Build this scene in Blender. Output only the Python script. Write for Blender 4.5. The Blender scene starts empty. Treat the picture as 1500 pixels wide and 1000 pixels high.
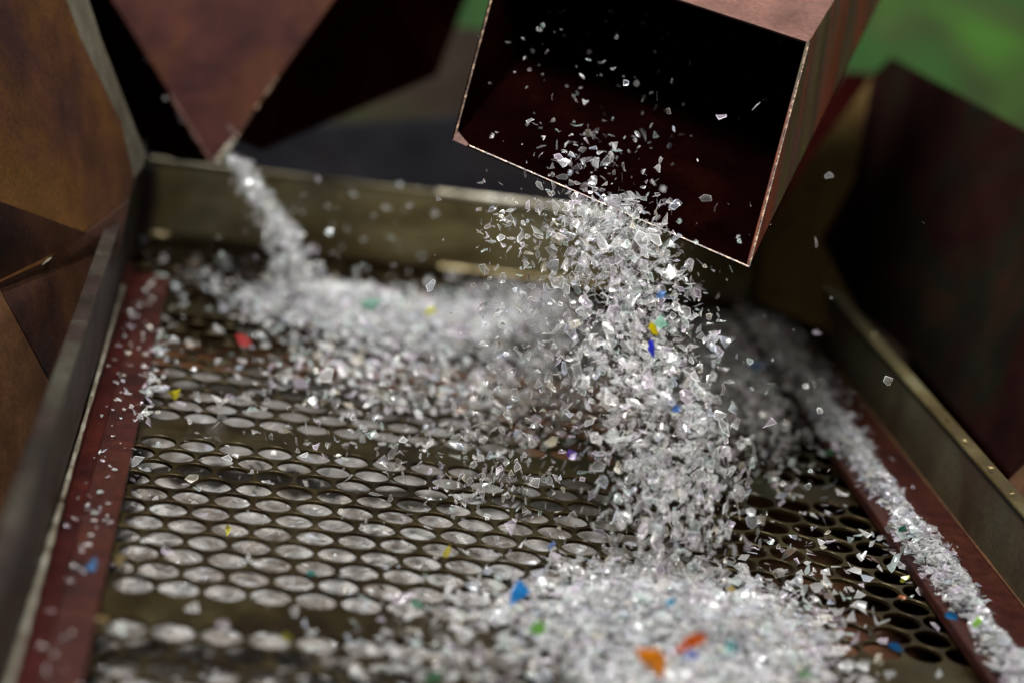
import bpy, math, random
import numpy as np
from mathutils import Vector, Matrix, Quaternion

random.seed(7); rng = np.random.default_rng(11)
scene = bpy.context.scene
COL = scene.collection

# ------------------------------------------------------------------ camera frame
# world: x across the screen deck, y along its side rails, z up, deck top at z = 0 (metres)
CAM = np.array([0, 0, .378]); FPX = 2900.
RM = np.array([[0.983887107592488, -0.10787450884335102, -0.14258067840732785],
               [-0.10257362660337324, 0.31260533821980413, -0.944328625872325],
               [0.1464404678998255, 0.9437377775941195, 0.29650328244893437]])
def ray(x, y): return RM @ np.array([x-750., -(y-500.), -FPX])
def at(x, y, d): return CAM + ray(x, y)*d/FPX              # point at a depth
def floor_at(x, y, z=0.):
    r = ray(x, y); return CAM + r*(z-CAM[2])/r[2]
def at_y(x, y, Y): r = ray(x, y); return CAM + r*Y/r[1]
def on_plane(tri, pix):
    a, b, c = [at(*t) for t in tri]
    n = np.cross(b-a, c-a)
    return [CAM + ray(x, y)*(n @ (a-CAM))/(n @ ray(x, y)) for x, y in pix]
def depth(p): return -(RM.T @ (np.asarray(p)-CAM))[2]

# ------------------------------------------------------------------ materials
def nodes(m):
    m.use_nodes = True; nt = m.node_tree; nt.nodes.clear()
    return nt, nt.nodes.new('ShaderNodeOutputMaterial')
def metal(name, stops, scale=14., rough=(.35, .6), metallic=.35, bump=.15, spec=.5, stretch=(1, 1, 1), grime=.5, detail_scale=420., grain=.25, gain=1.):
    """worn sheet steel: broad stains, streaks, fine speckle"""
    stops = [(.5+(q-.53)*.62, tuple(v*gain*.74 for v in c)) for q, c in stops]
    m = bpy.data.materials.new(name); nt, out = nodes(m); N = nt.nodes; L = nt.links
    tc = N.new('ShaderNodeTexCoord'); mp = N.new('ShaderNodeMapping'); mp.inputs['Scale'].default_value = stretch
    L.new(tc.outputs['Object'], mp.inputs['Vector'])
    n1 = N.new('ShaderNodeTexNoise'); n1.inputs['Scale'].default_value = scale; n1.inputs['Detail'].default_value = 7; n1.inputs['Roughness'].default_value = .6
    n1.inputs['Distortion'].default_value = .6
    L.new(mp.outputs[0], n1.inputs['Vector'])
    cr = N.new('ShaderNodeValToRGB'); cr.color_ramp.elements[0].position = stops[0][0]; cr.color_ramp.elements[0].color = (*stops[0][1], 1)
    cr.color_ramp.elements[1].position = stops[-1][0]; cr.color_ramp.elements[1].color = (*stops[-1][1], 1)
    for p, c in stops[1:-1]:
        e = cr.color_ramp.elements.new(p); e.color = (*c, 1)
    L.new(n1.outputs[0], cr.inputs[0])
    n2 = N.new('ShaderNodeTexNoise'); n2.inputs['Scale'].default_value = detail_scale; n2.inputs['Detail'].default_value = 3
    L.new(tc.outputs['Object'], n2.inputs['Vector'])
    mr = N.new('ShaderNodeMapRange'); mr.inputs[1].default_value = .3; mr.inputs[2].default_value = .7; mr.inputs[3].default_value = 1-grain; mr.inputs[4].default_value = 1+grain
    L.new(n2.outputs[0], mr.inputs[0])
    n3 = N.new('ShaderNodeTexNoise'); n3.inputs['Scale'].default_value = scale*4.3; n3.inputs['Detail'].default_value = 5
    L.new(mp.outputs[0], n3.inputs['Vector'])
    mr3 = N.new('ShaderNodeMapRange'); mr3.inputs[1].default_value = .35; mr3.inputs[2].default_value = .65; mr3.inputs[3].default_value = 1-grime*.5; mr3.inputs[4].default_value = 1+grime*.3
    L.new(n3.outputs[0], mr3.inputs[0])
    mu = N.new('ShaderNodeMath'); mu.operation = 'MULTIPLY'; L.new(mr.outputs[0], mu.inputs[0]); L.new(mr3.outputs[0], mu.inputs[1])
    mx = N.new('ShaderNodeVectorMath'); mx.operation = 'SCALE'; L.new(cr.outputs[0], mx.inputs[0]); L.new(mu.outputs[0], mx.inputs['Scale'])
    b = N.new('ShaderNodeBsdfPrincipled'); L.new(mx.outputs[0], b.inputs['Base Color'])
    b.inputs['Metallic'].default_value = metallic; b.inputs['Specular IOR Level'].default_value = spec
    rr = N.new('ShaderNodeMapRange'); rr.inputs[3].default_value = rough[0]; rr.inputs[4].default_value = rough[1]
    L.new(n3.outputs[0], rr.inputs[0]); L.new(rr.outputs[0], b.inputs['Roughness'])
    bp = N.new('ShaderNodeBump'); bp.inputs['Strength'].default_value = bump; bp.inputs['Distance'].default_value = .0006
    L.new(n2.outputs[0], bp.inputs['Height']); L.new(bp.outputs[0], b.inputs['Normal'])
    L.new(b.outputs[0], out.inputs[0])
    return m

def flake_mat(name, transp, color=None, gloss=.25, white=1.0):
    """thin clear plastic: lets most light through, scatters a little, shines"""
    m = bpy.data.materials.new(name); nt, out = nodes(m); N = nt.nodes; L = nt.links
    at_ = N.new('ShaderNodeAttribute'); at_.attribute_name = 'tint'
    if color is None:
        csrc = N.new('ShaderNodeVectorMath'); csrc.operation = 'SCALE'; csrc.inputs['Scale'].default_value = white
        L.new(at_.outputs['Color'], csrc.inputs[0]); co = csrc.outputs[0]
    else:
        rgb = N.new('ShaderNodeRGB'); rgb.outputs[0].default_value = (*color, 1)
        tc = N.new('ShaderNodeTexCoord'); nz = N.new('ShaderNodeTexNoise'); nz.inputs['Scale'].default_value = 300
        L.new(tc.outputs['Object'], nz.inputs['Vector'])
        mr = N.new('ShaderNodeMapRange'); mr.inputs[3].default_value = .6; mr.inputs[4].default_value = 1.3; L.new(nz.outputs[0], mr.inputs[0])
        csrc = N.new('ShaderNodeVectorMath'); csrc.operation = 'SCALE'
        L.new(rgb.outputs[0], csrc.inputs[0]); L.new(mr.outputs[0], csrc.inputs['Scale']); co = csrc.outputs[0]
    df = N.new('ShaderNodeBsdfDiffuse'); L.new(co, df.inputs['Color'])
    tl = N.new('ShaderNodeBsdfTranslucent'); L.new(co, tl.inputs['Color'])
    m1 = N.new('ShaderNodeMixShader'); m1.inputs[0].default_value = .5; L.new(df.outputs[0], m1.inputs[1]); L.new(tl.outputs[0], m1.inputs[2])
    tr = N.new('ShaderNodeBsdfTransparent')
    if color is not None: tr.inputs[0].default_value = (*[min(1, c*1.2+.15) for c in color], 1)
    m2 = N.new('ShaderNodeMixShader'); m2.inputs[0].default_value = transp; L.new(m1.outputs[0], m2.inputs[1]); L.new(tr.outputs[0], m2.inputs[2])
    gl = N.new('ShaderNodeBsdfGlossy'); gl.inputs['Roughness'].default_value = .12; gl.inputs['Color'].default_value = (1, 1, 1, 1)
    ge = N.new('ShaderNodeNewGeometry'); bn = N.new('ShaderNodeTexNoise'); bn.inputs['Scale'].default_value = 160; L.new(ge.outputs['Position'], bn.inputs['Vector'])
    bu = N.new('ShaderNodeBump'); bu.inputs['Strength'].default_value = .4; bu.inputs['Distance'].default_value = .0009
    L.new(bn.outputs[0], bu.inputs['Height']); L.new(bu.outputs[0], gl.inputs['Normal'])
    lw = N.new('ShaderNodeLayerWeight'); lw.inputs['Blend'].default_value = .35
    ma = N.new('ShaderNodeMath'); ma.operation = 'MULTIPLY_ADD'; ma.inputs[1].default_value = .6; ma.inputs[2].default_value = gloss*.4
    ma.use_clamp = True
    L.new(lw.outputs['Fresnel'], ma.inputs[0])
    m3 = N.new('ShaderNodeMixShader'); L.new(ma.outputs[0], m3.inputs[0]); L.new(m2.outputs[0], m3.inputs[1]); L.new(gl.outputs[0], m3.inputs[2])
    L.new(m3.outputs[0], out.inputs[0])
    return m

M = {}
M['deck'] = metal('deck steel', [(.3, (.020, .011, .004)), (.55, (.040, .026, .008)), (.75, (.055, .042, .018))], 16, (.35, .55), .7, .2, spec=.25, gain=.85)
M['olive'] = metal('olive worn steel', [(.3, (.050, .034, .010)), (.55, (.105, .085, .036)), (.75, (.14, .125, .072))], 9, (.4, .55), .3, .1, stretch=(1, 1, 2.), spec=.3)
M['rightwall'] = metal('dull side steel', [(.3, (.026, .010, .006)), (.5, (.052, .032, .015)), (.72, (.065, .060, .032))], 7, (.4, .6), .3, .15, spec=.3)
M['leftwall'] = metal('dark side steel', [(.3, (.010, .010, .007)), (.5, (.026, .014, .013)), (.7, (.045, .042, .030))], 12, (.35, .55), .3, .15, spec=.3, gain=0.9)
M['red'] = metal('red oxide bar', [(.3, (.030, .004, .003)), (.5, (.055, .008, .004)), (.75, (.065, .013, .005))], 30, (.45, .6), .0, .15, spec=.2, gain=.5)
M['bright'] = metal('worn and lit bright edge', [(.35, (.3, .26, .18)), (.6, (.6, .56, .44)), (.75, (.8, .78, .66))], 60, (.25, .4), .5, .3)
M['lip'] = metal('speckled raw edge', [(.4, (.04, .012, .006)), (.55, (.14, .075, .04)), (.74, (.6, .42, .27))], 300, (.3, .5), .2, .4, gain=0.7)
M['rust'] = metal('rust brown sheet', [(.3, (.024, .007, .006)), (.45, (.050, .017, .006)), (.6, (.085, .036, .006)), (.8, (.075, .026, .008))], 7, (.5, .7), .0, .2, stretch=(1, 1, .85), spec=.15, gain=0.72)
M['rustred'] = metal('dark red brown sheet', [(.28, (.026, .005, .007)), (.5, (.06, .015, .010)), (.66, (.085, .026, .007)), (.8, (.10, .038, .012))], 11, (.5, .7), .1, .15, spec=.2, gain=.85)
M['purple'] = metal('scraped purple brown sheet', [(.3, (.014, .009, .010)), (.5, (.038, .014, .009)), (.75, (.060, .024, .008))], 12, (.5, .7), .1, .2, spec=.2, gain=.9)
M['grey'] = metal('pale worn sheet', [(.3, (.06, .04, .028)), (.6, (.12, .105, .075)), (.8, (.15, .135, .10))], 20, (.4, .6), .3, .1, stretch=(1, 1, .3), gain=0.7)
M['dark'] = metal('unlit sheet', [(.3, (.008, .0012, .0014)), (.6, (.016, .0024, .002)), (.8, (.024, .005, .004))], 9, (.8, 1.), .0, .1, spec=.0)  # near-black red puts the missing light into the colour of these sheets
M['inner'] = metal('shaded chute inside', [(.3, (.0022, .0004, .0005)), (.6, (.0034, .0006, .0006)), (.8, (.006, .0012, .0008))], 12, (.9, 1.), .0, .1, spec=.0, gain=.8)  # near-black colour stands in for the shade inside the chute
M['reddark'] = metal('shaded bar groove', [(.3, (.018, .002, .002)), (.55, (.034, .004, .003)), (.75, (.045, .006, .003))], 14, (.4, .6), .0, .15, spec=.15)  # darker copy of the bar red, groove shade put into the colour
M['backshade'] = metal('blue black shade sheet', [(.3, (.008, .007, .011)), (.6, (.018, .018, .026)), (.8, (.03, .018, .017))], 9, (.5, .7), .1, .1, spec=.25, gain=0.6)  # bluish dark standing in for shade behind the chutes
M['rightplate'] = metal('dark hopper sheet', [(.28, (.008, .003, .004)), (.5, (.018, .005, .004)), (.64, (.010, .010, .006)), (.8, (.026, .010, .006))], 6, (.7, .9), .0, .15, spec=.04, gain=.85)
M['pink'] = metal('pinkish painted sheet', [(.3, (.20, .09, .07)), (.7, (.27, .13, .10))], 14, (.5, .6), .0, .08, spec=.2, gain=0.42)
M['chuteside'] = metal('streaked chute side', [(.28, (.04, .02, .028)), (.5, (.12, .030, .013)), (.62, (.06, .035, .026)), (.78, (.06, .055, .018))], 8, (.4, .55), .1, .1, stretch=(1.6, 1.6, .3), spec=.2, gain=1.1)
M['strip'] = metal('olive brown strip', [(.3, (.08, .024, .012)), (.5, (.12, .07, .018)), (.75, (.13, .085, .022))], 14, (.5, .7), .0, .1, spec=.2, gain=0.75)
M['orange'] = metal('ochre sheet', [(.3, (.07, .026, .008)), (.7, (.13, .055, .018))], 12, (.5, .6), .1, .1, gain=.8)
M['green'] = metal('green painted panel', [(.3, (.02, .085, .010)), (.5, (.03, .14, .016)), (.62, (.055, .10, .018)), (.8, (.07, .26, .015))], 3.2, (.5, .7), .0, .05, grain=.15, gain=.85)
M['greywall'] = metal('dim back sheet', [(.3, (.03, .018, .014)), (.6, (.05, .036, .026)), (.8, (.045, .05, .02))], 5, (.6, .8), .0, .1, spec=.1, gain=.8)
M['gold'] = metal('golden grain', [(.3, (.5, .35, .12)), (.7, (.9, .75, .4))], 90, (.2, .3), .3, .1, gain=.6)
M['tray'] = metal('tray steel', [(.3, (.055, .020, .010)), (.6, (.10, .045, .02)), (.8, (.12, .06, .03))], 12, (.4, .6), .1, .2, gain=1.7)
M['face'] = flake_mat('clear flake face', .71, gloss=.15)
M['edge'] = flake_mat('clear flake cut edge', .06, white=1.35, gloss=.35)
M['pface'] = flake_mat('heaped flake face', .62, gloss=.05, white=.8)
M['pedge'] = flake_mat('heaped flake cut edge', .3, white=.78, gloss=.08)
M['bface'] = flake_mat('far flake face', .60, gloss=.06, white=.95)
M['bedge'] = flake_mat('far flake cut edge', .25, white=1.0, gloss=.12)
M['bed'] = metal('bed of fine flakes', [(.3, (.40, .33, .27)), (.5, (.66, .60, .54)), (.7, (.88, .86, .82))], 60, (.4, .6), .0, .5, grain=.18, detail_scale=900, grime=.25, spec=.3, gain=0.33)

# ------------------------------------------------------------------ object helpers
def mesh_obj(name, verts, faces, mats, parent=None, midx=None, smooth=False):
    me = bpy.data.meshes.new(name); me.from_pydata([tuple(map(float, v)) for v in verts], [], faces)
    for m in (mats if isinstance(mats, (list, tuple)) else [mats]): me.materials.append(m)
    if midx is not None: me.polygons.foreach_set('material_index', midx)
    if smooth: me.polygons.foreach_set('use_smooth', [True]*len(me.polygons))
    me.update()
    o = bpy.data.objects.new(name, me); COL.objects.link(o)
    if parent: o.parent = parent; o.matrix_parent_inverse = Matrix.Translation(parent.location).inverted()
    return o
def thing(name, loc, label, cat, group=None):
    o = bpy.data.objects.new(name, None); COL.objects.link(o); o.location = tuple(map(float, loc)); o.empty_display_size = .02
    return tag(o, label, cat, group)
def tag(o, label=None, cat=None, group=None, kind=None):
    if label: o['label'] = label
    if cat: o['category'] = cat
    if group: o['group'] = group
    if kind: o['kind'] = kind
    return o
def sheet(name, pts, th, mat, parent=None, bevel=.0006):
    """flat plate of thickness th; pts its face towards the viewer, extruded away from the camera"""
    P = np.array(pts); c = P.mean(0)
    n = np.zeros(3)
    for i in range(len(P)):
        a, b = P[i], P[(i+1) % len(P)]; n += np.cross(a-c, b-c)
    n /= np.linalg.norm(n)
    if n @ (c-CAM) < 0: n = -n
    k = len(P); V = list(P)+list(P+n*th)
    F = [tuple(range(k)), tuple(range(2*k-1, k-1, -1))]+[(i, i+k, (i+1) % k+k, (i+1) % k) for i in range(k)]
    o = mesh_obj(name, V, F, mat, parent)
    if bevel:
        b = o.modifiers.new('b', 'BEVEL'); b.width = bevel; b.segments = 2; b.limit_method = 'ANGLE'
    return o
def box(name, a, b, mat, parent=None, bevel=.0008):
    x0, y0, z0 = a; x1, y1, z1 = b
    V = [(x0, y0, z0), (x1, y0, z0), (x1, y1, z0), (x0, y1, z0), (x0, y0, z1), (x1, y0, z1), (x1, y1, z1), (x0, y1, z1)]
    F = [(0, 3, 2, 1), (4, 5, 6, 7), (0, 1, 5, 4), (1, 2, 6, 5), (2, 3, 7, 6), (3, 0, 4, 7)]
    o = mesh_obj(name, V, F, mat, parent)
    if bevel:
        m = o.modifiers.new('b', 'BEVEL'); m.width = bevel; m.segments = 2
    return o
def rail(name, p, q, w, mat, parent=None, jitter=0., n=40, seg=6):
    """thin round worn edge from p to q, slightly uneven"""
    p = np.array(p); q = np.array(q); d = (q-p)/np.linalg.norm(q-p)
    u = np.cross(d, [0, .3, 1.]); u /= np.linalg.norm(u); v = np.cross(d, u)
    V = []; F = []
    for i in range(n+1):
        c = p+(q-p)*i/n; r = w*(1+jitter*random.uniform(-1, 1))
        for k in range(seg):
            a = 2*math.pi*k/seg; V.append(c+u*math.cos(a)*r+v*math.sin(a)*r)
    for i in range(n):
        for k in range(seg): F.append((i*seg+k, i*seg+(k+1) % seg, (i+1)*seg+(k+1) % seg, (i+1)*seg+k))
    F += [tuple(range(seg)), tuple(range(n*seg, n*seg+seg))]
    return mesh_obj(name, V, F, mat, parent)

# ------------------------------------------------------------------ the vibrating screen
YB = 1.352                                                    # inner face of the back wall
scr = thing('vibrating_screen', (.16, .9, 0), 'steel sieving screen with a round-holed perforated deck between red bars and low side walls', 'sieving machine')

def perforated(x0, x1, y0, y1, th=.0020, r=.0094, p=.020, rp=.0171, NS=24):
    """deck plate with real round holes, blank strips across it"""
    V = []; F = []
    per, nrow, first = .2127, 11, .7963
    rows = []                                              # (y, offset row?, y of the blank strip's middle below / above or None)
    for fld in range(-2, 4):
        for q in range(nrow):
            yc = first+fld*per+q*rp; gap = (per-(nrow-1)*rp)/2
            if yc < y0 or yc > y1: continue
            rows.append((yc, (q+1) % 2, yc-gap if q == 0 else None, yc+gap if q == nrow-1 else None))
    last = rows[-1]
    for yc, par, lo, hi in rows:
        xs = .002+(.0098 if par else 0)
        a = int((x0-xs)/p)-1; b = int((x1-xs)/p)+1
        for i in range(a, b+1):
            cx = xs+i*p
            if cx-p/2 < x0-.012 or cx+p/2 > x1+.012: continue
            for yl, sg in ((lo, -1), (hi, 1)):
                if yl is None: continue
                for sx in (-1, 1):
                    bb = len(V); V += [(cx, yc+sg*rp*2/3, 0), (cx+sx*p/2, yc+sg*rp/3, 0), (cx+sx*p/2, yl, 0), (cx, yl, 0)]; F.append((bb, bb+1, bb+2, bb+3))
            hit = False
            hexv = [(p/2, rp/3), (0, rp*2/3), (-p/2, rp/3), (-p/2, -rp/3), (0, -rp*2/3), (p/2, -rp/3)]
            base = len(V)
            if hit:
                V += [(cx+u, yc+v, 0) for u, v in hexv]; F.append(tuple(range(base, base+6))); continue
            jr = r*(1+random.uniform(-.012, .006))
            out = []; c4 = NS//6
            for q in range(6):
                (ax, ay), (bx_, by_) = hexv[q], hexv[(q+1) % 6]
                for k2 in range(c4):
                    t = k2/c4; out.append((ax+(bx_-ax)*t, ay+(by_-ay)*t))
            V += [(cx+u, yc+v, 0) for u, v in out]
            un = [(u/math.hypot(u, v), v/math.hypot(u, v)) for u, v in out]
            V += [(cx+u*jr, yc+v*jr, 0) for u, v in un]
            V += [(cx+u*(jr-.0003), yc+v*(jr-.0003), -.0003) for u, v in un]
            V += [(cx+u*(jr-.0003), yc+v*(jr-.0003), -th) for u, v in un]
            for s in range(NS):
                s2 = (s+1) % NS
                for w_ in range(3): F.append((base+w_*NS+s, base+w_*NS+s2, base+(w_+1)*NS+s2, base+(w_+1)*NS+s))
    return V, F
V, F = perforated(-.060, .392, .40, YB-.004)
deck = mesh_obj('perforated_deck', V, F, M['deck'], scr)

# side walls
lw = box('side_wall', (-.0705, .42, -.02), (-.0675, YB, .0735), M['leftwall'], scr)
box('wall_rim', (-.0735, .42, .0735), (-.0655, YB-.002, .0765), M['leftwall'], lw)
rw = box('side_wall', (.397, .42, -.02), (.400, YB, .0435), M['rightwall'], scr)
box('wall_rim', (.3955, .42, .0437), (.4050, YB-.002, .0458), M['olive'], rw, .0008)
bw = box('back_wall', (-.0675, YB, -.01), (.397, YB+.003, .0555), M['olive'], scr)
rail('wall_rim', (.135, YB, .0565), (.36, YB, .0565), .0024, M['bright'], bw, .05)  # lit stretch of the rim, its light put into the bright colour
rail('wall_rim', (-.066, YB, .0562), (.134, YB, .0562), .0014, M['olive'], bw, .05)  # rest of the same rim, its shade put into the darker colour
box('corner_post', (-.067, YB-.016, -.002), (-.058, YB-.001, .054), M['leftwall'], scr)
# foot flange of the back wall, with the worn yellow edge
box('foot_flange', (-.066, YB-.012, .0025), (.395, YB-.0005, .0060), M['deck'], scr)
rail('worn_edge', (.143, YB-.0125, .0065), (.262, YB-.0125, .0065), .0017, M['gold'], scr, .1)
rail('worn_edge', (-.066, YB-.0125, .0065), (-.046, YB-.0125, .0065), .0017, M['gold'], scr, .1)
rail('worn_edge', (.33, YB-.0125, .006), (.392, YB-.0125, .006), .0011, M['orange'], scr, .1)
# red clamping bars along both sides
box('clamping_bar', (-.0560, .45, .0012), (-.0395, 1.246, .0065), M['red'], scr, .001)
box('bar_foot', (-.0645, .45, .0008), (-.0558, 1.246, .0050), M['reddark'], scr, .0005)
box('clamping_bar', (-.0672, .45, .0012), (-.0640, 1.246, .0120), M['reddark'], scr, .0006)
rail('worn_edge', (-.0655, .45, .0125), (-.0655, .845, .0125), .0015, M['bright'], scr, .25)
rail('worn_edge', (-.0655, .851, .0125), (-.0655, 1.19, .0125), .0011, M['bright'], scr, .25)
box('clamping_bar', (.3505, .45, .0012), (.3965, 1.245, .0070), M['red'], scr, .001)
rail('worn_edge', (.3962, .45, .0075), (.3962, 1.19, .0075), .0007, M['orange'], scr, .3)
# tray below
box('catch_tray', (-.066, .40, -.075), (.396, YB-.002, -.070), M['tray'], scr)

box('skirt', (-.0675, YB-.001, -.09), (.40, YB+.002, -.0105), M['dark'], scr)
box('skirt', (-.072, .40, -.09), (-.0685, YB-.002, -.0205), M['dark'], scr)
box('skirt', (.398, .40, -.09), (.401, YB-.002, -.0205), M['dark'], scr)

# ------------------------------------------------------------------ right chute (feeds the main stream)
def mix(a, b, t): return np.array(a)*(1-t)+np.array(b)*t
BL = at(665, 204, 1.03); BR = at(1097, 391, .975); TR = at(1185, 62, 1.005); TL = at(742, -84, 1.06)
g = at(1290, -2, 1.20)-BR                                    # run of the bottom plate
e = at(1226, -6, 1.06)-TR                                    # run of the cover plate
e = e/np.linalg.norm(e); g = g/np.linalg.norm(g)
ch = thing('discharge_chute', (BL+BR)/2, 'open square steel chute with a shade-dark inside, dropping the main stream of flakes at right', 'chute')
LN = .42
def quad(name, a, b, c, d, mat, par, th=.0015): return sheet(name, [a, b, c, d], th, mat, par)
quad('cover_plate', TL, TR, TR+e*.3, TL+e*.3, M['pink'], ch)
s_ = sheet('side_plate', [TR, BR, BR+g*.42, TR+e*.34], .0015, M['chuteside'], ch)
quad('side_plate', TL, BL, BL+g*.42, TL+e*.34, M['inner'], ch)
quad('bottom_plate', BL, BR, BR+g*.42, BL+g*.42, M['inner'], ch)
# back and walls closing the duct, near-black in place of shade
cm = (TL+TR+BR+BL)/4
mq = [cm+(v-cm)*.994 for v in (TL, TR, BR, BL)]; bq = np.array([TL+e*.20, TR+e*.20, BR+g*.30, BL+g*.30]); bq = [bq.mean(0)+(v-bq.mean(0))*.93 for v in bq]
mesh_obj('shade_lining', mq+bq, [(0, 1, 5, 4), (1, 2, 6, 5), (2, 3, 7, 6), (3, 0, 4, 7), (4, 5, 6, 7)], M['inner'], ch)
rail('worn_edge', BL, BR, .0005, M['lip'], ch, .12, 120)
rail('worn_edge', BR, TR, .0005, M['lip'], ch, .12, 90)
rail('worn_edge', BL, TL, .0005, M['lip'], ch, .12, 90)
sheet('lip_corner', on_plane([(665, 204, 1.028), (1097, 391, .973), (742, -84, 1.058)], [(663, 205), (671, 193), (687, 212), (683, 214)]), .001, M['pink'], ch, 0)

# ------------------------------------------------------------------ left chute: V shaped spout
lc = thing('spout_chute', at(320, 238, 1.27), 'V-shaped rust brown spout spilling a thin stream of flakes at the left back', 'chute')
T2 = [(320, 240, 1.27), (165, 0, 1.26), (490, 0, 1.26)]
sheet('front_plate', on_plane(T2, [(313, 241), (126, -60), (533, -60), (343, 204), (322, 239)]), .0015, M['rustred'], lc)
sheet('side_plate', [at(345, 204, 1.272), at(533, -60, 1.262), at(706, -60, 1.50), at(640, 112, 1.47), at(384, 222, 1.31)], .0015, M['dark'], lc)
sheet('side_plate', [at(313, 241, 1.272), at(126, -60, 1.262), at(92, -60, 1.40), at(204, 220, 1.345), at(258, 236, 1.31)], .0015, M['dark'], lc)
pe = on_plane(T2, [(250, 140), (311, 240), (343, 205), (410, 108), (318, 238)])
d_ = np.array([0, -.001, 0])
rail('worn_edge', pe[0]+d_, pe[1]+d_, .0011, M['pink'], lc, .5, 40)
rail('worn_edge', pe[2]+d_, pe[3]+d_, .0008, M['lip'], lc, .6, 40)
rail('worn_edge', pe[4]+d_, pe[2]+d_, .0022, M['bright'], lc, .4, 16)

# ------------------------------------------------------------------ hopper at the left: three folded sheets
hp = thing('side_hopper', at(100, 300, 1.1), 'large rust brown hopper of folded sheets rising along the left wall', 'hopper')
TA = [(0, 0, 1.02), (60, 390, 1.033), (0, 420, .993)]
sheet('hopper_sheet', on_plane(TA, [(-120, -120), (54, -120), (120, 60), (178, 180), (197, 262), (190, 290), (150, 322), (60, 388), (-120, 470)]), .002, M['rust'], hp)
sheet('hopper_fold', on_plane([(0, 0, 1.022), (60, 390, 1.035), (0, 420, .995)], [(54, -120), (92, -120), (150, 60), (214, 226), (210, 246), (197, 262), (178, 180), (120, 60)]), .002, M['grey'], hp)
dB = depth(on_plane(TA, [(90, 580)])[0])
TB = [(60, 390, 1.0335), (0, 420, .9935), (90, 580, dB+.012)]
sheet('hopper_sheet', on_plane(TB, [(-120, 478), (60, 390), (150, 323), (192, 290), (176, 360), (135, 470), (96, 572), (86, 581), (0, 424), (-120, 255)]), .002, M['purple'], hp)
pc = on_plane(TB, [(0, 424), (86, 581), (40, 700)]); dC = [depth(q) for q in pc]
TC = [(0, 424, dC[0]-.001), (86, 581, dC[1]-.001), (40, 700, dC[2]-.006)]
sheet('hopper_sheet', on_plane(TC, [(-130, 250), (0, 424), (86, 583), (60, 662), (20, 770), (-10, 870), (-130, 1000)]), .002, M['orange'], hp)  # lighter colour makes up for the light this fold misses
ed = on_plane([(60, 390, 1.029), (0, 420, .985), (90, 580, .915)], [(62, 388), (138, 328)])
rail('scratched_edge', ed[0], ed[1], .0004, M['bright'], hp, .6, 40)

# ------------------------------------------------------------------ hopper at the right
hr = thing('dark_hopper', at(1350, 350, 1.3), 'big dark hopper with a peaked top corner leaning behind the right wall', 'hopper')
TD = [(1305, 85, 1.45), (1500, 190, 1.25), (1450, 650, 1.22)]
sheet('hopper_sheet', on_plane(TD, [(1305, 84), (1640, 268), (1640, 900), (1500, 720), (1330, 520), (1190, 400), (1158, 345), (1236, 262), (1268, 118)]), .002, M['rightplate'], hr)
TE = [(1250, 108, 1.50), (1305, 85, 1.452), (1200, 400, 1.40)]
sheet('folded_strip', on_plane([(1250, 108, 1.46), (1305, 85, 1.44), (1200, 400, 1.36)], [(1258, 138), (1276, 112), (1250, 262), (1200, 350), (1290, 520), (1108, 440), (1116, 352), (1185, 235)]), .002, M['strip'], hr)
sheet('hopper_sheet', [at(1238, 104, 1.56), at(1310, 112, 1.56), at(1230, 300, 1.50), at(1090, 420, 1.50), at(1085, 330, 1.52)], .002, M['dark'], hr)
sheet('hopper_sheet', on_plane([(1465, 715, 1.10), (1500, 680, 1.10), (1500, 760, 1.06)], [(1463, 716), (1520, 660), (1640, 620), (1640, 900), (1506, 766)]), .002, M['orange'], hr)

# ------------------------------------------------------------------ background
YW = 1.62
rf = thing('rear_frame', at_y(640, 150, YW), 'dim grey steel panel of the frame behind the chutes, with a blue black shade sheet', 'machine frame')
sheet('panel', [at_y(-200, -60, YW), at_y(560, 27, YW), at_y(1268, 107, YW), at_y(1325, 114, YW), at_y(1325, 720, YW), at_y(-200, 560, YW)], .003, M['greywall'], rf)
sheet('panel', [at_y(-100, 120, 1.56), at_y(380, 190, 1.56), at_y(560, 178, 1.56), at_y(700, 168, 1.56), at_y(1250, 230, 1.56), at_y(1250, 520, 1.56), at_y(-100, 420, 1.56)], .003, M['backshade'], rf)  # sheet added as the deeper shade low behind the chutes
gw = sheet('green_panel', [(-.6, 2.3, -.05), (1.9, 2.3, -.05), (1.9, 2.3, 1.0), (-.6, 2.3, 1.0)], .01, M['green'], None, 0)
tag(gw, 'blurred bright green painted panel far behind the machine', 'panel')
fl = mesh_obj('floor', [(-3, -1, -.6), (4, -1, -.6), (4, 3.5, -.6), (-3, 3.5, -.6)], [(0, 1, 2, 3)], M['dark']); tag(fl, kind='structure')

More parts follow.
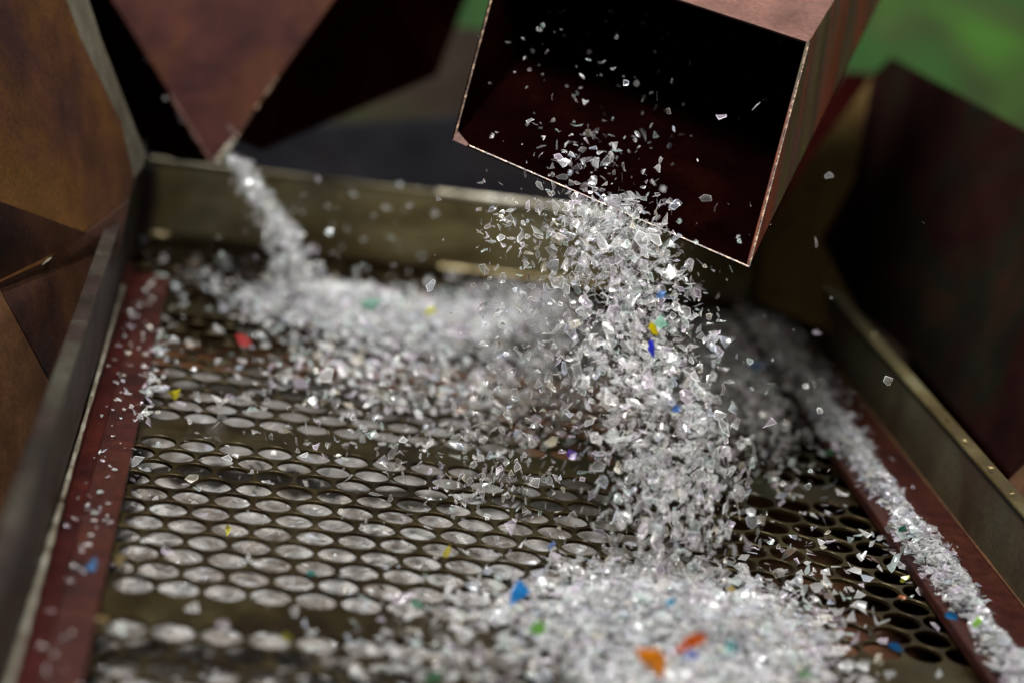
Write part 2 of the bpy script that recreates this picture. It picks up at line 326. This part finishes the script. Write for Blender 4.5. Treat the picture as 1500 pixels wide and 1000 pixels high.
# ------------------------------------------------------------------ flakes
def flake_shape(n=None, elong=None):
    """outline of one shard in its own plane, unit size"""
    n = n or random.choice([3, 4, 4, 5, 5, 6, 7])
    el = elong if elong else random.choice([1.1, 1.3, 1.5, 1.9, 2.6, 4.])
    a0 = random.uniform(0, 6.28)
    an = sorted(a0+2*math.pi*(i+random.uniform(-.36, .36))/n for i in range(n))
    pts = [(math.cos(a)*random.uniform(.5, 1.15), math.sin(a)*random.uniform(.5, 1.15)/el) for a in an]
    return np.array(pts)
SHAPES = [flake_shape() for _ in range(160)]
def flake_geo(sh, size, rim):
    """verts (outer, inner), bend across the shard"""
    n = len(sh); c = sh.mean(0)
    rr = np.linalg.norm(sh-c, axis=1, keepdims=True)
    k = np.clip(1-rim/(size*rr), .35, .93)
    inner = c+(sh-c)*k
    P = np.vstack([sh, inner, c[None]])
    bend = random.uniform(-.8, .8); ba = random.uniform(0, 3.14)
    t = P[:, 0]*math.cos(ba)+P[:, 1]*math.sin(ba)
    z = bend*t*t
    if random.random() < .25: z = z+np.abs(t)*random.uniform(.2, .7)      # creased
    V = np.column_stack([P, z])*size
    F = [(n+i, n+(i+1) % n, 2*n) for i in range(n)]+[(i, (i+1) % n, n+(i+1) % n, n+i) for i in range(n)]
    return V, F, [0]*n+[1]*n
def tint():
    b = random.choice([.97, .92, .86, .8, .62])*random.uniform(.85, 1.05)
    c = np.array([b, b, b])
    r = random.random()
    if r < .12: c *= (1.0, .88, 1.05)
    elif r < .22: c *= (.85, 1.02, .97)
    elif r < .30: c *= (.88, .96, 1.12)
    elif r < .35: c *= (1.04, .97, .8)
    return (*np.clip(c, 0, 1), 1)
def rand_rot(flat=None):
    q = Quaternion((random.gauss(0, 1), random.gauss(0, 1), random.gauss(0, 1), random.gauss(0, 1))).normalized()
    if flat is not None:
        q = Quaternion((random.gauss(0, 1), random.gauss(0, 1), 0), random.gauss(0, flat)) @ Quaternion((0, 0, 1), random.uniform(0, 6.28))
    return np.array(q.to_matrix())
def flake_mass(name, items, mats, label, cat):
    """many shards as one stuff object; items: (pos, size, rot)"""
    V = []; F = []; MI = []; T = []
    base = 0
    for pos, size, rot in items:
        v, f, mi = flake_geo(random.choice(SHAPES), size, .00030)
        V.append(v @ rot.T+pos); F += [tuple(i+base for i in q) for q in f]; MI += mi
        T += [tint()]*len(v); base += len(v)
    V = np.vstack(V)
    o = mesh_obj(name, V, F, mats, None, MI, True)
    ca = o.data.color_attributes.new('tint', 'FLOAT_COLOR', 'POINT')
    ca.data.foreach_set('color', np.array(T, dtype=np.float32).ravel())
    tag(o, label, cat, kind='stuff')
    return o

def fall_items():
    """the main falling stream: (pixel x, pixel y, depth, size)"""
    out = []
    keys = [(280, 890, 36, .8), (310, 898, 42, 1.3), (360, 908, 46, 1.3), (400, 918, 50, 1.3), (450, 930, 52, 1.15), (500, 935, 58, 1.1), (550, 945, 62, 1.2),
            (600, 962, 60, 1.25), (650, 972, 60, 1.3), (700, 985, 58, 1.1), (750, 985, 58, .9), (800, 990, 54, .55), (840, 990, 54, .15)]
    ys = [k[0] for k in keys]
    def kv(y, i): return float(np.interp(y, ys, [k[i] for k in keys]))
    n = 0
    while n < 2750:
        y = random.uniform(285, 840)
        if random.random() > kv(y, 3)/1.3: continue
        x = random.gauss(kv(y, 1), kv(y, 2))
        if abs(x-kv(y, 1)) > 2.3*kv(y, 2): continue
        d = random.gauss(.988-.00012*(y-340), .012)
        s = min(.0062, abs(random.gauss(.0022, .0015))+.0009)
        out.append((x, y, d, s, 'stream')); n += 1
    # small loose shards around it
    for _ in range(420):
        y = random.uniform(250, 900); x = random.gauss(kv(y, 1)-10, 125)
        out.append((x, y, random.gauss(.98, .03), abs(random.gauss(.0012, .0009))+.0006, 'loose'))
    # in front of and inside the chute mouth
    for _ in range(620):
        y = 345-150*random.random()**1.5; t = (y-200)/135
        x = random.gauss(895, 50)
        out.append((x, y, 1.0+max(0, 335+(x-895)*.44-y)*.00034+random.gauss(0, .006), abs(random.gauss(.0022, .0010))+.0008, 'mouth'))
    for _ in range(190):
        y = 380-375*random.random()**.8; x = random.gauss(900, 95)
        if not (700 < x < 1150): continue
        out.append((x, y, 1.0+max(0, 335+(x-895)*.44-y)*.0003+random.gauss(0, .012), abs(random.gauss(.0010, .0008))+.0005, 'mouth'))
    # a loose curtain to the left, over the deck
    for _ in range(520):
        y = random.uniform(300, 760); x = random.uniform(700, 860)-max(0, y-560)*.6*random.random()
        out.append((x, y, random.gauss(.99, .025), abs(random.gauss(.0018, .0008))+.0006, 'loose'))
    return out
air = []
for x, y, d, s, z in fall_items():
    p = at(x, y, d)
    if p[2] < .006: p[2] = .006+random.random()*.01
    # behind the lip the shards must be above the bottom plate
    air.append((p, s, z, x, y, d))
# right-hand sparse shards hanging before the dark plates (seen large)
hand = [(776, 176, .0042), (962, 140, .0036), (978, 163, .0034), (1057, 168, .0042), (1108, 156, .0036), (995, 296, .0055), (1036, 291, .0048), (1047, 304, .0030),
        (1099, 300, .0018), (1022, 235, .0009), (985, 118, .0022), (917, 122, .0025), (808, 143, .0022), (842, 145, .0028), (1299, 560, .0038), (1201, 601, .0022),
        (1123, 617, .0050), (1126, 562, .0034), (1071, 394, .0034), (1088, 385, .0028), (1055, 468, .0026), (1088, 532, .0024), (1113, 797, .0036), (1160, 800, .0034),
        (765, 345, .0040), (790, 302, .0038), (745, 307, .0034), (720, 340, .0018), (1140, 800, .0018), (631, 420, .0052), (447, 627, .0050), (523, 635, .0034),
        (1352, 326, .0015), (1068, 600, .0030), (1085, 640, .0040), (960, 510, .0050), (885, 262, .0044), (812, 235, .0050), (845, 268, .0044), (940, 290, .0050), (1040, 560, .0058), (1060, 620, .0062)]
for x, y, s in hand:
    air.append((at(x, y, .99 if x < 1150 else 1.0), s, 'hand', x, y, .99))
# two-stage: choose the individually built flakes
def score(a):
    p, s, z, x, y, d = a
    return s*(3.0 if z == 'hand' else 1.0)*(1.15 if d < .985 else .8)*(1.6 if z in ('loose',) else 1.)*(1.2 if z == 'mouth' else 1)
order = sorted(air, key=score, reverse=True)
NI = 205
solo, rest = order[:NI], order[NI:]

def fall_rot(y):
    """shards low in the stream fall edge down, long side upright"""
    if y < 660 or random.random() < .3: return rand_rot()
    q = Quaternion((0, 0, 1), random.uniform(0, 6.28)) @ Quaternion((1, 0, 0), random.gauss(0, .3)) @ Quaternion((0, 1, 0), math.pi/2+random.gauss(0, .35))
    return np.array(q.to_matrix())
protos = []
def make_proto(i):
    sh = flake_shape(); v, f, mi = flake_geo(sh, 1.0, .085)
    me = bpy.data.meshes.new('plastic_flake'); me.from_pydata([tuple(map(float, q)) for q in v], [], f)
    me.materials.append(M['face']); me.materials.append(M['edge']); me.polygons.foreach_set('use_smooth', [True]*len(f)); me.polygons.foreach_set('material_index', mi)
    ca = me.color_attributes.new('tint', 'FLOAT_COLOR', 'POINT'); ca.data.foreach_set('color', np.array([tint()]*len(v), dtype=np.float32).ravel())
    return me
protos = [make_proto(i) for i in range(44)]
def zone(x, y, z):
    if y < 330 and x > 700 and z != 'loose': 
        if y < 200: return ('small clear plastic flake tumbling high in the black mouth of the right chute', 'flakes high in the chute mouth')
        return ('clear plastic flake leaving the black chute mouth just above its lower lip', 'flakes at the chute lip')
    if x > 1110: return ('stray clear flake in the air right of the falling stream', 'stray flakes right of the stream')
    if x < 800: return ('clear plastic flake in the loose curtain left of the main stream', 'loose flakes left of the stream')
    if y < 520: return ('glassy plastic flake in the upper half of the dense falling stream', 'flakes in the upper stream')
    if y < 690: return ('whitish plastic flake in the middle of the dense falling stream', 'flakes in the middle stream')
    return ('pale plastic flake in the ragged lower end of the falling stream', 'flakes in the lower stream')
def solo_flake(p, s, me, rot, label, group):
    o = bpy.data.objects.new('plastic_flake', me); COL.objects.link(o)
    o.matrix_world = Matrix.Translation(Vector(p.tolist())) @ Matrix(rot.tolist()).to_4x4() @ Matrix.Scale(s, 4)
    return tag(o, label, 'flake', group)
for i, (p, s, z, x, y, d) in enumerate(solo):
    lb, gr = zone(x, y, z)
    solo_flake(p, s, protos[i % len(protos)], fall_rot(y), lb, gr)
flake_mass('falling_flakes', [(p, s, fall_rot(y)) for p, s, z, x, y, d in rest], [M['face'], M['edge']],
           'dense stream of clear shredded plastic falling from the right chute', 'flake stream')

# left stream from the spout
items = []
K = [(235, 345, 9), (270, 372, 15), (310, 395, 18), (350, 415, 22), (400, 440, 27), (440, 465, 38), (470, 490, 60)]
for _ in range(1050):
    y = random.uniform(232, 465); cx = np.interp(y, [k[0] for k in K], [k[1] for k in K]); sx = np.interp(y, [k[0] for k in K], [k[2] for k in K])
    items.append((at(random.gauss(cx, sx*.62), y, random.gauss(1.262, .014)), abs(random.gauss(.0022, .0009))+.0008, rand_rot()))
for _ in range(110):
    items.append((at(random.uniform(300, 640), random.uniform(260, 460), random.gauss(1.25, .04)), abs(random.gauss(.0016, .0009))+.0006, rand_rot()))
flake_mass('spout_stream', items, [M['face'], M['edge']], 'thin blurred stream of clear flakes spilling from the V-shaped spout', 'flake stream')

# heaps lying on the deck: gaussian blobs given where they lie
def heap(name, blobs, label, smin=.0022, flat=.5, zb=.001, mats=('pface', 'pedge')):
    items = []
    for cx, cy, sx, sy, n, H in blobs:
        for _ in range(n):
            u, v = random.gauss(0, 1), random.gauss(0, 1)
            p = floor_at(cx+u*sx, cy+v*sy)
            if not (-.064 < p[0] < .394 and p[1] < YB-.004): continue
            h = H*math.exp(-.5*(u*u+v*v))
            p[2] = zb+random.random()*h+random.random()*.002
            if p[0] < -.038 or p[0] > .351: p[2] += .006
            items.append((p, abs(random.gauss(smin, .0009))+.0008, rand_rot(flat if h < .004 else .9)))
    return flake_mass(name, items, [M[k] for k in mats], label, 'flake heap')
heap('front_flake_heap', [(940, 900, 90, 28, 1700, .012), (1040, 935, 80, 36, 1500, .013), (870, 945, 75, 30, 550, .006), (1150, 990, 50, 40, 420, .007), (1000, 1020, 100, 36, 1300, .010),
                          (730, 900, 80, 34, 170, .002), (1130, 930, 50, 40, 260, .004), (650, 960, 90, 40, 90, .002), (940, 850, 100, 16, 300, .004)],
     'pale heap of shredded plastic gathered under the falling stream in front', .0030, .9)
heap('back_flake_heap', [(490, 452, 58, 14, 1300, .014), (430, 440, 50, 12, 350, .006), (620, 470, 80, 16, 850, .008), (760, 478, 70, 20, 600, .007), (570, 495, 80, 20, 420, .004), (320, 410, 60, 20, 110, .003),
                         (650, 545, 100, 34, 420, .002), (500, 540, 90, 36, 170, .001), (740, 440, 60, 14, 300, .007), (1080, 500, 70, 20, 700, .006), (1130, 560, 60, 35, 800, .006), (1060, 590, 60, 40, 500, .004), (860, 560, 90, 45, 600, .003),
                         (1110, 640, 50, 40, 340, .003), (1200, 830, 80, 60, 70, .001), (780, 600, 90, 36, 240, .001)],
     'blurred bank of clear flakes spread across the far end of the deck', .0028, .7, mats=('bface', 'bedge'))
# long bank on the right bar
items = []
for _ in range(5200):
    y = random.uniform(.60, 1.17); w = .0085+.0035*math.sin(y*37)+.002*math.sin(y*91)
    u = random.gauss(0, 1); x = .3635+u*w*.55+.001*math.sin(y*60); dens = 1 if y < 1.12 else .4
    if random.random() > dens or x > .385: continue
    z = (.0085 if x > .350 else .002)+random.random()*.009*math.exp(-.5*u*u)
    items.append((np.array([x, y, z]), abs(random.gauss(.0023, .0008))+.0008, rand_rot(.7)))
flake_mass('rail_flake_bank', items, [M['pface'], M['pedge']], 'long narrow bank of clear flakes lying along the right red bar', 'flake bank')
# loose shards lying on the deck
items = []
for _ in range(900):
    p = floor_at(random.uniform(180, 1300), random.uniform(430, 1000))
    if not (-.06 < p[0] < .39 and p[1] < YB-.02): continue
    p[2] = .0012+random.random()*.0015+(.006 if (p[0] < -.038 or p[0] > .351) else 0)
    dens = .35+.65*math.exp(-((p[1]-1.12)/.16)**2)
    if p[0] < .12 and p[1] < .95: dens *= .35
    if random.random() < dens: items.append((p, abs(random.gauss(.0022, .0014))+.0007, rand_rot(.5)))
for _ in range(620):
    p = floor_at(random.gauss(640, 130), random.gauss(620, 70)); p[2] = .002+abs(random.gauss(0, .012))
    if -.035 < p[0] < .35: items.append((p, abs(random.gauss(.0020, .0012))+.0006, rand_rot()))
for _ in range(130):
    items.append((np.array([random.gauss(-.052, .006), random.uniform(.66, 1.2), .0072+random.random()*.002]), abs(random.gauss(.0010, .0007))+.0005, rand_rot(.5)))
for _ in range(60):
    items.append((np.array([random.gauss(-.037, .003), random.choice([1.0, 1.035, 1.1])+random.gauss(0, .012), .003+random.random()*.006]), abs(random.gauss(.0022, .0008))+.0005, rand_rot(.6)))
flake_mass('scattered_flakes', items, [M['face'], M['edge']], 'loose thin flakes scattered over the perforated deck and the left red bar', 'scattered flakes')

# what lies below the deck, seen through the holes
def bed():
    nx, ny = 150, 260; X = np.linspace(-.062, .392, nx); Y = np.linspace(.45, 1.3, ny)
    V = []; F = []
    ph = rng.uniform(0, 6.28, 8)
    for j, y in enumerate(Y):
        for i, x in enumerate(X):
            h = -.026+.004*math.sin(x*38+ph[0])*math.sin(y*29+ph[1])+.002*math.sin(x*110+ph[2]+2*math.sin(y*60))+random.uniform(-.0004, .0004)
            edge = max(0, x-(.20+.03*math.sin(y*14)))
            h -= min(.06, edge*.55)+max(0, (y-.99))*.15+max(0, -.035-x)*.9
            V.append((x, y, h))
    for j in range(ny-1):
        for i in range(nx-1): F.append((j*nx+i, j*nx+i+1, (j+1)*nx+i+1, (j+1)*nx+i))
    o = mesh_obj('sifted_flake_bed', V, F, M['bed']); tag(o, 'whitish bed of sifted fines showing through the round holes', 'flake bed', kind='stuff')
    return V, nx, ny
bed()
items = []
for _ in range(1500):
    x = random.uniform(-.05, .22); y = random.uniform(.62, 1.1)
    items.append((np.array([x, y, -.021+random.random()*.004-max(0, x-.17)*.5-max(0, y-.99)*.15]), abs(random.gauss(.0022, .0008))+.0008, rand_rot(.6)))
flake_mass('sifted_flakes', items, [M['pface'], M['pedge']], 'clear flakes that fell through, lying below the perforated deck', 'sifted flakes')

# ------------------------------------------------------------------ single clear flakes lying on deck and bars
lying = [(288, 640, .0036), (358, 640, .0042), (304, 648, .0036), (272, 652, .003), (530, 633, .0050), (516, 655, .0040), (553, 662, .004), (462, 750, .003), (712, 768, .0055),
         (600, 760, .0045), (575, 712, .0050), (640, 560, .004), (664, 615, .0040), (700, 640, .003), (365, 700, .003), (340, 690, .003), (590, 800, .003), (1262, 795, .0100),
         (1245, 785, .0072), (1315, 835, .0070), (1335, 880, .0045), (1250, 890, .0036), (1130, 770, .0030), (1170, 690, .0060), (1230, 735, .0080), (1210, 755, .0060), (1368, 925, .0060), (245, 815, .0085),
         (205, 850, .006), (180, 930, .008), (555, 940, .005), (1190, 900, .006), (1165, 830, .004), (1285, 935, .006), (1225, 960, .007), (668, 790, .005), (625, 780, .005), (1200, 640, .004), (1330, 745, .004), (1345, 800, .005), (1380, 850, .006), (1402, 880, .005), (1430, 930, .006), (1300, 700, .005), (1270, 660, .004), (450, 900, .006), (455, 935, .005)]
def lie_z(x): return .0078 if x < -.038 else (.011 if x > .351 else .0016)
for i, (x, y, s) in enumerate(lying):
    p = floor_at(x, y); p[2] = lie_z(p[0])+s*.25
    if p[0] > .351: lb, gr = ('clear curled flake lying on top of the bank along the right bar', 'flakes on the right bank')
    elif x > 1100: lb, gr = ('clear flake lying on the dark perforated deck right of the stream', 'flakes lying on the right of the deck')
    elif y > 780: lb, gr = ('clear flake lying on the near part of the perforated deck', 'flakes lying on the near deck')
    else: lb, gr = ('clear flake lying on the perforated deck left of the stream', 'flakes lying on the left of the deck')
    solo_flake(p, s*.62, protos[(i*7) % len(protos)], rand_rot(.45), lb, gr)

for i, (x, y, s_) in enumerate([(215, 88, .0026), (243, 144, .0024), (262, 168, .0030), (266, 178, .0032), (281, 199, .0024), (399, 118, .0026), (393, 127, .0024), (338, 188, .0034), (348, 196, .0040), (332, 220, .0030)]):
    p = on_plane([(320, 240, 1.262), (165, 0, 1.252), (490, 0, 1.252)], [(x, y)])[0]
    solo_flake(p, s_*.8, protos[(i*5) % len(protos)], rand_rot(), 'pale flake caught on the edge of the V-shaped spout', 'flakes caught on the spout')

# ------------------------------------------------------------------ coloured flakes, each its own thing
def cflake(x, y, s, col, label, d=None, el=1.4, z=None, tp=.12, rot=None, n=None):
    v, f, mi = flake_geo(flake_shape(n or 5, el), s, .0004)
    m = flake_mat('tinted plastic', tp, col, gloss=.2)
    o = mesh_obj('plastic_flake', v, f, [m, m], None, mi)
    if d: p = at(x, y, d)
    else:
        p = floor_at(x, y, z or 0.); 
        if z is None: p[2] = lie_z(p[0])+s*.3
    R_ = rand_rot(.6) if rot is None else rot
    o.matrix_world = Matrix.Translation(Vector(p.tolist())) @ Matrix(R_.tolist()).to_4x4()
    return tag(o, label, 'coloured flake')
def face_rot(ang=0., tilt=.3):
    """turned towards the viewer, long side at an angle"""
    c = Matrix(RM.tolist())
    return np.array((c @ (Quaternion((0, 0, 1), ang).to_matrix() @ Quaternion((1, 0, 0), tilt).to_matrix())))
cflake(357, 500, .0062, (.8, .10, .10), 'coral red flake lying near the far left of the deck', rot=face_rot(-.6), z=.008)
cflake(257, 577, .0052, (.7, .62, .03), 'yellow flake lying beside the left red bar', rot=face_rot(.3), z=.006)
cflake(631, 456, .0040, (.7, .68, .03), 'yellow flake on top of the far bank of flakes', rot=face_rot(.5), z=.020)
cflake(136, 826, .0044, (.12, .35, .75), 'light blue flake lying on the left red bar', rot=face_rot(1.1), z=.010)
cflake(756, 868, .0066, (.01, .30, .85), 'bright blue flake left of the front heap', rot=face_rot(1.0), z=.018)
cflake(790, 918, .0058, (.2, .65, .06), 'lime green flake at the left foot of the front heap', rot=face_rot(.3), z=.020)
cflake(952, 964, 0.0087, (.95, .28, .0), 'large orange flake on the front heap, leftmost of the orange ones', rot=face_rot(-1.2), z=.032, el=1.1)
cflake(1020, 936, 0.0059, (.9, .14, .0), 'small orange red flake on the front heap above the indigo one', rot=face_rot(.2), z=.032)
cflake(999, 946, 0.0042, (.8, .1, .03), 'tiny red flake between the orange flakes of the front heap', rot=face_rot(.9), z=.032)
cflake(1012, 957, 0.0050, (.08, .12, .6), 'indigo blue flake on the front heap beside the orange red one', rot=face_rot(.2), z=.032)
cflake(1067, 948, 0.0048, (.0, .40, .42), 'teal flake on the right side of the front heap', rot=face_rot(.6), z=.032)
cflake(1072, 862, .0030, (.55, .40, .02), 'ochre yellow flake at the back of the front heap', rot=face_rot(.2), z=.016)
cflake(982, 880, 0.0027, (.05, .45, .75), 'tiny sky blue flake at the top of the front heap', rot=face_rot(.2), z=.032)
cflake(954, 512, .0085, (.02, .03, .5), 'long cobalt blue strip in the falling stream', .938, el=4.5, rot=face_rot(-1.35, .1), tp=.02)
cflake(957, 482, .0044, (.72, .58, .0), 'mustard yellow flake above the cobalt strip in the stream', .938, el=2., rot=face_rot(-1.0, .2), tp=.02)
cflake(968, 473, .0044, (.35, .75, .55), 'mint green flake touching the mustard one in the stream', .938, el=1.1, rot=face_rot(.3, .2))
cflake(970, 432, .0032, (.15, .35, .8), 'pale blue flake in the upper stream', .938, rot=face_rot(.7, .2), tp=.3)
cflake(836, 665, .0038, (.12, .03, .42), 'violet flake at the left edge of the falling stream', .938, el=1.2, rot=face_rot(.7, .2))
cflake(991, 597, .0028, (.05, .16, .5), 'dark blue flake in the middle of the falling stream', .938, el=1.3, rot=face_rot(.3, .2))
cflake(930, 318, .0030, (.05, .4, .1), 'green sliver at the chute lip', .99, el=1.9, rot=face_rot(1.7, .2))
cflake(808, 646, .0044, (.72, .68, .5), 'cream flake left of the stream above the violet one', .938, rot=face_rot(.4, .2))
cflake(655, 808, .0055, (.6, .52, .05), 'narrow yellow strip hanging over the middle holes of the deck', .935, el=3., rot=face_rot(1.2, .2), tp=.3)
cflake(808, 800, .0036, (.2, .32, .65), 'pale blue flake falling left of the stream foot', .95, rot=face_rot(.7, .2), tp=.35)
cflake(1110, 535, .0068, (.02, .14, .5), 'blurred dark blue flake on the far right bank of the deck', el=1.9, rot=face_rot(-.05), z=.006)
cflake(1431, 911, .0040, (.35, .8, .08), 'lime green flake on the right bank beside the red bar', rot=face_rot(.8), z=.017)
cflake(1393, 901, .0052, (.0, .28, .75), 'sky blue flake on the right bank beside the lime one', rot=face_rot(-.3), z=.017, el=1.8)
cflake(1399, 830, .0024, (.8, .08, .10), 'small crimson flake on the right red bar', rot=face_rot(.3), z=.010)
cflake(1325, 848, .0042, (.62, .65, .1), 'yellow green flake at the inner edge of the right bar', rot=face_rot(.7), z=.010)
cflake(1322, 873, .0036, (.8, .25, .08), 'thin orange sliver at the inner edge of the right bar', rot=face_rot(-.3), z=.008, el=3.5)
cflake(1312, 947, .0050, (.0, .2, .6), 'deep blue flake lying on the near right of the deck', rot=face_rot(-.3), z=.006)
cflake(1213, 662, .0050, (.0, .09, .03), 'dark green flake at the top of the right bank', rot=face_rot(-.4), z=.014, el=2.)
cflake(1323, 775, .0032, (.0, .10, .05), 'small dark green flake halfway along the right bank', rot=face_rot(-.4), z=.018)
cflake(333, 773, .0034, (.6, .55, .05), 'yellow flake seen through a hole in the left of the deck', z=-.0145, rot=face_rot(1.4, .6))
cflake(455, 839, .0036, (.08, .5, .5), 'turquoise flake lying on the web between holes', rot=face_rot(-.3), z=.004, el=2.2)
cflake(676, 595, .0046, (.35, .14, .05), 'brown flake behind the loose curtain on the deck', rot=face_rot(.5), z=.006)
cflake(610, 885, .0050, (.15, .42, .28), 'translucent green flake left of the bright blue one', rot=face_rot(-.7), z=.005, tp=.45)
cflake(420, 932, .0034, (.55, .55, .06), 'olive yellow flake near the front left of the deck', rot=face_rot(-.7), z=.004)
cflake(176, 820, .0042, (.7, .55, .25), 'golden flake at the inner edge of the left bar', rot=face_rot(.4), z=.010, tp=.3)
cflake(150, 905, .0046, (.65, .45, .22), 'pale amber flake at the front of the left bar', rot=face_rot(0), z=.012, el=2., tp=.3)
cflake(543, 445, 0.0084, (.3, .6, .45), 'pale green blurred flake on the crest of the far bank', rot=face_rot(0), z=.032, tp=.3)
cflake(637, 990, .0050, (.05, .32, .12), 'green flake at the near edge of the deck', rot=face_rot(0), z=.006, tp=.3)
cflake(1180, 985, .0060, (.08, .28, .08), 'moss green flake at the near right of the front heap', rot=face_rot(0), z=.014, tp=.3)

for (x, y, s_2, an, lb) in [(1022, 572, .013, -.85, 'long clear curled strip sticking out of the right edge of the stream'), (1060, 622, .010, -1.0, 'second long clear strip below the curled one at the right edge of the stream')]:
    v, f, mi = flake_geo(flake_shape(6, 3.6), s_2, .0007)
    o = mesh_obj('plastic_flake', v, f, [M['face'], M['edge']], None, mi)
    ca = o.data.color_attributes.new('tint', 'FLOAT_COLOR', 'POINT'); ca.data.foreach_set('color', np.array([(.95, .95, .95, 1)]*len(v), dtype=np.float32).ravel())
    o.matrix_world = Matrix.Translation(at(x, y, .962).tolist()) @ Matrix(face_rot(an, .5).tolist()).to_4x4(); tag(o, lb, 'flake')

# golden grains caught on the rim of the right wall
for i in range(10):
    y = .86+.036*i+random.uniform(-.008, .008)
    bm_v, f, mi = flake_geo(flake_shape(5, 1.2), random.uniform(.0012, .0024), .0003)
    o = mesh_obj('grain', bm_v, f, [M['gold'], M['gold']], None, mi)
    o.matrix_world = Matrix.Translation((.398, y, .0475)) @ Matrix(rand_rot().tolist()).to_4x4()
    tag(o, 'tiny golden grain caught on the rim of the right wall', 'grain', 'grains on the right rim')

# ------------------------------------------------------------------ lamps
def area(name, loc, target, size, power, color, sy=None):
    l = bpy.data.lights.new(name, 'AREA'); l.energy = power; l.size = size; l.color = color
    if sy: l.shape = 'RECTANGLE'; l.size_y = sy
    o = bpy.data.objects.new(name, l); COL.objects.link(o); o.location = loc
    o.rotation_euler = (Vector(target)-Vector(loc)).to_track_quat('-Z', 'Y').to_euler()
    return o
area('key_lamp', (-.12, .80, 1.35), (.15, .95, 0), .42, 50, (1.0, .995, .98))
area('side_lamp', (1.25, .35, .75), (.2, 1.05, .1), .35, 14, (1.0, .93, .84))
area('fill_lamp', (.1, -.5, 1.0), (.1, 1.1, .1), .5, 5, (1.0, .93, .85))
area('back_lamp', (.9, 1.95, 1.0), (.7, 2.3, .1), .4, 4, (1, 1, .9))

w = bpy.data.worlds.new('World'); scene.world = w; w.use_nodes = True
bg = w.node_tree.nodes['Background']; bg.inputs[0].default_value = (.62, .40, .38, 1); bg.inputs[1].default_value = .06

# ------------------------------------------------------------------ camera
cd = bpy.data.cameras.new('camera'); cam = bpy.data.objects.new('camera', cd); COL.objects.link(cam)
cd.sensor_width = 36; cd.lens = FPX/1500*36; cd.clip_start = .02; cd.clip_end = 50
cam.matrix_world = Matrix.Translation(CAM.tolist()) @ Matrix(RM.tolist()).to_4x4()
cd.dof.use_dof = True; cd.dof.focus_distance = 1.0; cd.dof.aperture_fstop = 2.8; cd.dof.aperture_blades = 7
scene.camera = cam
scene.view_settings.view_transform = 'Standard'; scene.view_settings.look = 'None'; scene.view_settings.exposure = 0
cy = scene.cycles
cy.max_bounces = 8; cy.transparent_max_bounces = 24; cy.diffuse_bounces = 3; cy.glossy_bounces = 3
cy.caustics_reflective = False; cy.caustics_refractive = False; cy.sample_clamp_indirect = 4
cy.use_denoising = True; cy.sample_clamp_direct = 12
